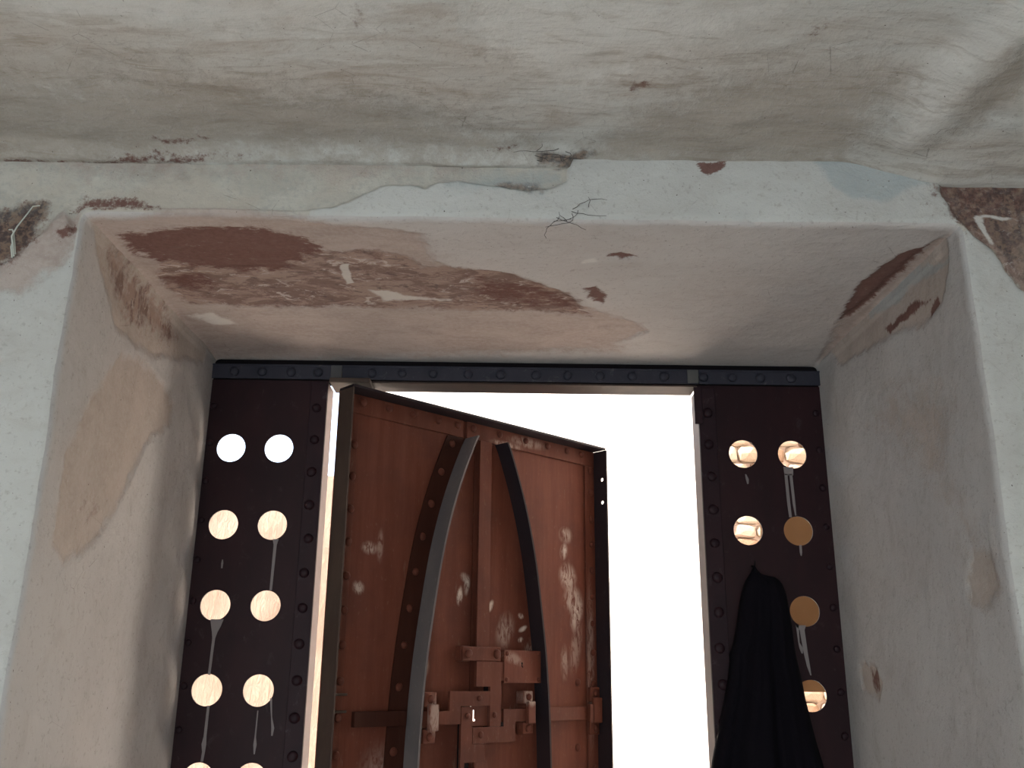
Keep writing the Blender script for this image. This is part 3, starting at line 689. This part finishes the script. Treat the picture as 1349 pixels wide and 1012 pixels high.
# border angle irons
ts1 = boxes('top_strip', [(.001, .498, -.007, -.0063+.006, 2.325, 2.3849)], LEAF_S, leaf)
ts2 = boxes('top_strip', [(.512, LW, -.009, -.0063+.006, 2.327, 2.3849)], LEAF_S, leaf)
for x in (.083, .183, .278, .386, .470): put(riv_s, 'rivet', LEAF_S, ts1, x, -.007, 2.364)
for x in (.539, .664, .792, .905, 1.01, 1.09): put(riv_s, 'rivet', LEAF_S, ts2, x, -.009, 2.366)
boxes('top_flange', [(0, LW, -.070, .004, 2.3853, 2.393)], LEAF_DG, leaf, .001)
ls = boxes('hinge_strip', [(.0065, .070, -.006, -.0003, LB, 2.3245)], LEAF_S, leaf)
for i in range(21): put(riv_s, 'rivet', LEAF_S, ls, .059, -.006, 2.225-.0985*i)
boxes('hinge_flange', [(0, .006, -.0695, -.0003, LB, 2.3849)], OLIVE, leaf)
rs = boxes('lock_strip', [(1.112, LW-.0005, -.008, -.0003, LB, 2.3265)], LEAF_S, leaf)
for z in (2.31, 2.225, 2.123, 2.029, 1.933, 1.836, 1.741, 1.639, 1.531, 1.25, 1.15): put(riv_s, 'rivet', LEAF_S, rs, 1.143, -.008, z)
fh = [circle(-.047, z, .0075, 14) for z in (2.2736, 2.1859)]
plate('lock_flange', [(-.070, LB), (-.0005, LB), (-.0005, 2.3849), (-.070, 2.3849)], fh, LW+.0002, LW+.006, LEAF_DG, leaf, axis='x')
for (x, z) in ((1.067, 1.536), (1.064, 1.32)): put(riv_s, 'rivet', LEAF_S, sheet, x, 0, z)

# lock hardware, all on the wicket: k = distance from the sheet
def kbox(x0, x1, k0, k1, z0, z1): return (x0, x1, -k1, -k0, z0, z1)
boxes('long_strap', [kbox(.105, .2895, .0063, .022, 1.411, 1.453)], LEAF_D, leaf)
boxes('long_strap', [kbox(.868, 1.095, .0093, .024, 1.411, 1.455), kbox(1.088, 1.104, .0243, .040, 1.402, 1.463)], IRON, leaf)
def poly_plate(name, pts_, k0, k1, mat, hs=()): return plate(name, pts_, hs, -k1, -k0, mat, leaf)
barl = poly_plate('left_bolt_bar', [(.306, 1.412), (.480, 1.412), (.480, 1.464), (.605, 1.464), (.605, 1.508), (.435, 1.508), (.435, 1.451), (.306, 1.451)], .0375, .047, IRON)
topp = poly_plate('top_bolt_bar', [(.542, 1.5215), (.602, 1.5215), (.602, 1.402), (.650, 1.402), (.650, 1.540), (.6615, 1.540), (.6615, 1.598), (.542, 1.598)], .0375, .0475, IRON)
lowp = poly_plate('lower_bolt_bar', [(.484, 1.20), (.500, 1.20), (.500, 1.3), (.582, 1.3), (.582, 1.353), (.530, 1.353), (.530, 1.403), (.530, 1.462), (.484, 1.462)], .0375, .046, IRON)
rigp = poly_plate('right_bolt_bar', [(.532, 1.3545), (.714, 1.3545), (.714, 1.414), (.775, 1.414), (.775, 1.453), (.663, 1.453), (.663, 1.401), (.532, 1.401)], .0375, .0465, IRON)
poly_plate('slotted_plate', [(.5305, 1.4035), (.600, 1.4035), (.600, 1.4635), (.5305, 1.4635)], .0372, .0384, IRON, [[(x+.0005, z) for x, z in slot]])
boxes('mounting_block', [kbox(.606, .650, .0103, .0373, 1.37, 1.59), kbox(.500, .526, .0103, .0373, 1.25, 1.50)], BLACK, leaf)  # supports coloured black as painted shade behind the bolt bars
box_edges = boxes('bar_end', [kbox(.6505, .6625, .0375, .046, 1.36, 1.414)], BLACK, leaf)
for x, z, o_ in ((.557, 1.487, barl), (.622, 1.436, topp), (.566, 1.379, rigp), (.508, 1.436, lowp)): put(riv_s, 'bolt_head', IRON, o_, x, -.047, z, .8)
def staple(x0, x1, z0, z1, mat, k=.0475):
    zc = (z0+z1)/2; h = (z1-z0)
    o_ = boxes('staple', [kbox(x0, x1, .0105 if x1 < .5 else .0105, k-.002, z1-h*.30, z1), kbox(x0, x1, .0105 if x1 < .5 else .0105, k-.002, z0, z0+h*.28),
                          kbox(x0+(x1-x0)*.25, x1, k-.0021, k+.012, z0+h*.24, z1-h*.24)], mat, leaf, .003)
    put(riv_s, 'bolt_head', mat, o_, (x0+x1)/2+.002, -k+.002, z1-h*.14, .95); put(riv_s, 'bolt_head', mat, o_, (x0+x1)/2, -k+.002, z0+h*.13, .95)
    return o_
staple(.336, .384, 1.360, 1.506, IRON_P)
staple(.752, .797, 1.375, 1.508, IRON_P)
o_ = boxes('hasp_bar', [kbox(.483, .649, .0375, .046, 1.599, 1.643), kbox(.483, .523, .0103, .0375, 1.597, 1.645)], IRON, leaf, .003)
put(riv, 'bolt_head', IRON, o_, .508, -.046, 1.621, .95); put(riv, 'bolt_head', IRON, o_, .630, -.046, 1.622, .95)
lb = plate('lock_box', [(.660, 1.533), (.829, 1.533), (.829, 1.636), (.660, 1.636)],
           [[(.7365, 1.585), (.7395, 1.585), (.7415, 1.581), (.7455, 1.581), (.7455, 1.587), (.7425, 1.588), (.7455, 1.594), (.7415, 1.600), (.7365, 1.597), (.7385, 1.590)]], -.050, -.048, IRON_P, leaf)
boxes('lock_case', [kbox(.661, .828, .0105, .0479, 1.534, 1.635)], BLACK if False else IRON_P, leaf, 0)
for x in (.672, .818):
    for z in (1.544, 1.625): put(riv_s, 'screw_head', IRON_P, lb, x, -.050, z, .6)
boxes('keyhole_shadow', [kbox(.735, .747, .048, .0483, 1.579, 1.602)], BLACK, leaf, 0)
o_ = boxes('clasp', [kbox(1.110, 1.160, .0083, .022, 1.470, 1.520), kbox(1.110, 1.158, .0083, .020, 1.360, 1.412), kbox(1.112, 1.158, .0243, .036, 1.400, 1.485)], IRON, leaf, .003)
put(riv_s, 'bolt_head', IRON, o_, 1.138, -.022, 1.499); put(riv_s, 'bolt_head', IRON, o_, 1.138, -.020, 1.380)
boxes('hinge_clip', [kbox(.045, .084, .0063, .012, 1.496, 1.503)], OLIVE, leaf); boxes('hinge_clip', [kbox(.045, .084, .0063, .012, 1.450, 1.457)], OLIVE, leaf)

# ------------------------------------------------------------------ hanging garment
lv = [(1.868, .699, .704, .004), (1.852, .690, .712, .012), (1.842, .684, .735, .018), (1.838, .680, .758, .025), (1.822, .670, .776, .038), (1.79, .658, .786, .05), (1.75, .648, .791, .056), (1.69, .636, .796, .06),
      (1.637, .622, .799, .064), (1.62, .612, .801, .066), (1.60, .613, .804, .066), (1.549, .604, .813, .07), (1.50, .592, .819, .074), (1.456, .580, .827, .078), (1.39, .562, .839, .083), (1.33, .547, .853, .088), (1.2, .525, .872, .092), (1.05, .515, .885, .095), (.95, .512, .892, .095)]
lv = np.array(lv); zs = np.linspace(1.868, .95, 90)
bm = bmesh.new(); NA = 72; rings = []
for k, z in enumerate(zs):
    a, b, dep = (np.interp(z, lv[::-1, 0], lv[::-1, i]) for i in (1, 2, 3)); w = 1-(z-.95)/.92
    ring = []
    for i in range(NA):
        th = 2*math.pi*i/NA; u = math.cos(th); v = math.sin(th)
        x = (a+b)/2 + (b-a)/2*u
        fold = 1 + .22*math.sin(u*7.5+1.3+z*1.5)*min(1, w*3) + .12*math.sin(u*15-z*3)*min(1, w*2.5)
        y = -.026 - dep*(max(0, v)**.75)*fold if v > 0 else -.026-.002*abs(v)
        dz = 0
        if k < 10: dz = .016*math.exp(-((x-.735)/.012)**2)*-1*(1-k/10)
        ring.append(bm.verts.new((x, y, z+dz)))
    rings.append(ring)
for r0, r1 in zip(rings, rings[1:]):
    for i in range(NA): bm.faces.new((r0[i], r0[(i+1) % NA], r1[(i+1) % NA], r1[i]))
bm.faces.new(rings[0]); bm.faces.new(rings[-1][::-1])
t = thing('hanging_garment', 'black garment hanging in long folds on the right gate panel', 'garment', (0, 0, 0))
from_bm('cloth', bm, CLOTH, t, True)
tube('hook', [[(.701, -.001, 1.872), (.701, -.02, 1.868), (.701, -.034, 1.872), (.701, -.036, 1.884)]], .003, BLACK, t)

# ------------------------------------------------------------------ straw and rootlets on the old plaster
STRAW = G('pale_straw', .7, .2).col((.55, .56, .50)); ROOT = G('dark_rootlet', .9, .1).col((.10, .085, .08))
o = tube('dry_straw', [[(-1.085, -.975, 2.395), (-1.083, -1.0, 2.43), (-1.078, -.995, 2.455), (-1.064, -.99, 2.488), (-1.058, -.985, 2.508), (-1.045, -.982, 2.512)],
                       [(-1.083, -.975, 2.400), (-1.083, -.995, 2.44), (-1.090, -.99, 2.450), (-1.10, -.985, 2.452)],
                       [(-1.088, -.975, 2.392), (-1.086, -.99, 2.41), (-1.084, -.99, 2.425)]], .0022, STRAW)
tag(o, 'pale bent straw stalk sticking out of the dark hollow at upper left', 'straw')
rr = random.Random(11)
def roots(cx, cz, n_, spread, y, label, plane='wall'):
    L = []
    for i in range(n_):
        x, z = cx+rr.uniform(-.3, .3)*spread, cz+rr.uniform(-.3, .3)*spread*.6; a = rr.uniform(0, 6.28); p = []
        for k in range(rr.randint(4, 8)):
            p.append((x, y, z) if plane == 'wall' else (x, z, y-.0)); a += rr.uniform(-.7, .7); x += math.cos(a)*spread*.11; z += math.sin(a)*spread*.07
        L.append(p)
    o = tube('rootlets', L, .0008, ROOT); return tag(o, label, 'roots')
roots(.105, 2.515, 9, .12, -.979, 'small dark tangle of rootlets at the lower edge of the pale lintel face')
roots(.06, -1.01, 9, .14, 2.638, 'dark tangle of rootlets on the ceiling where it meets the lintel', 'ceil')
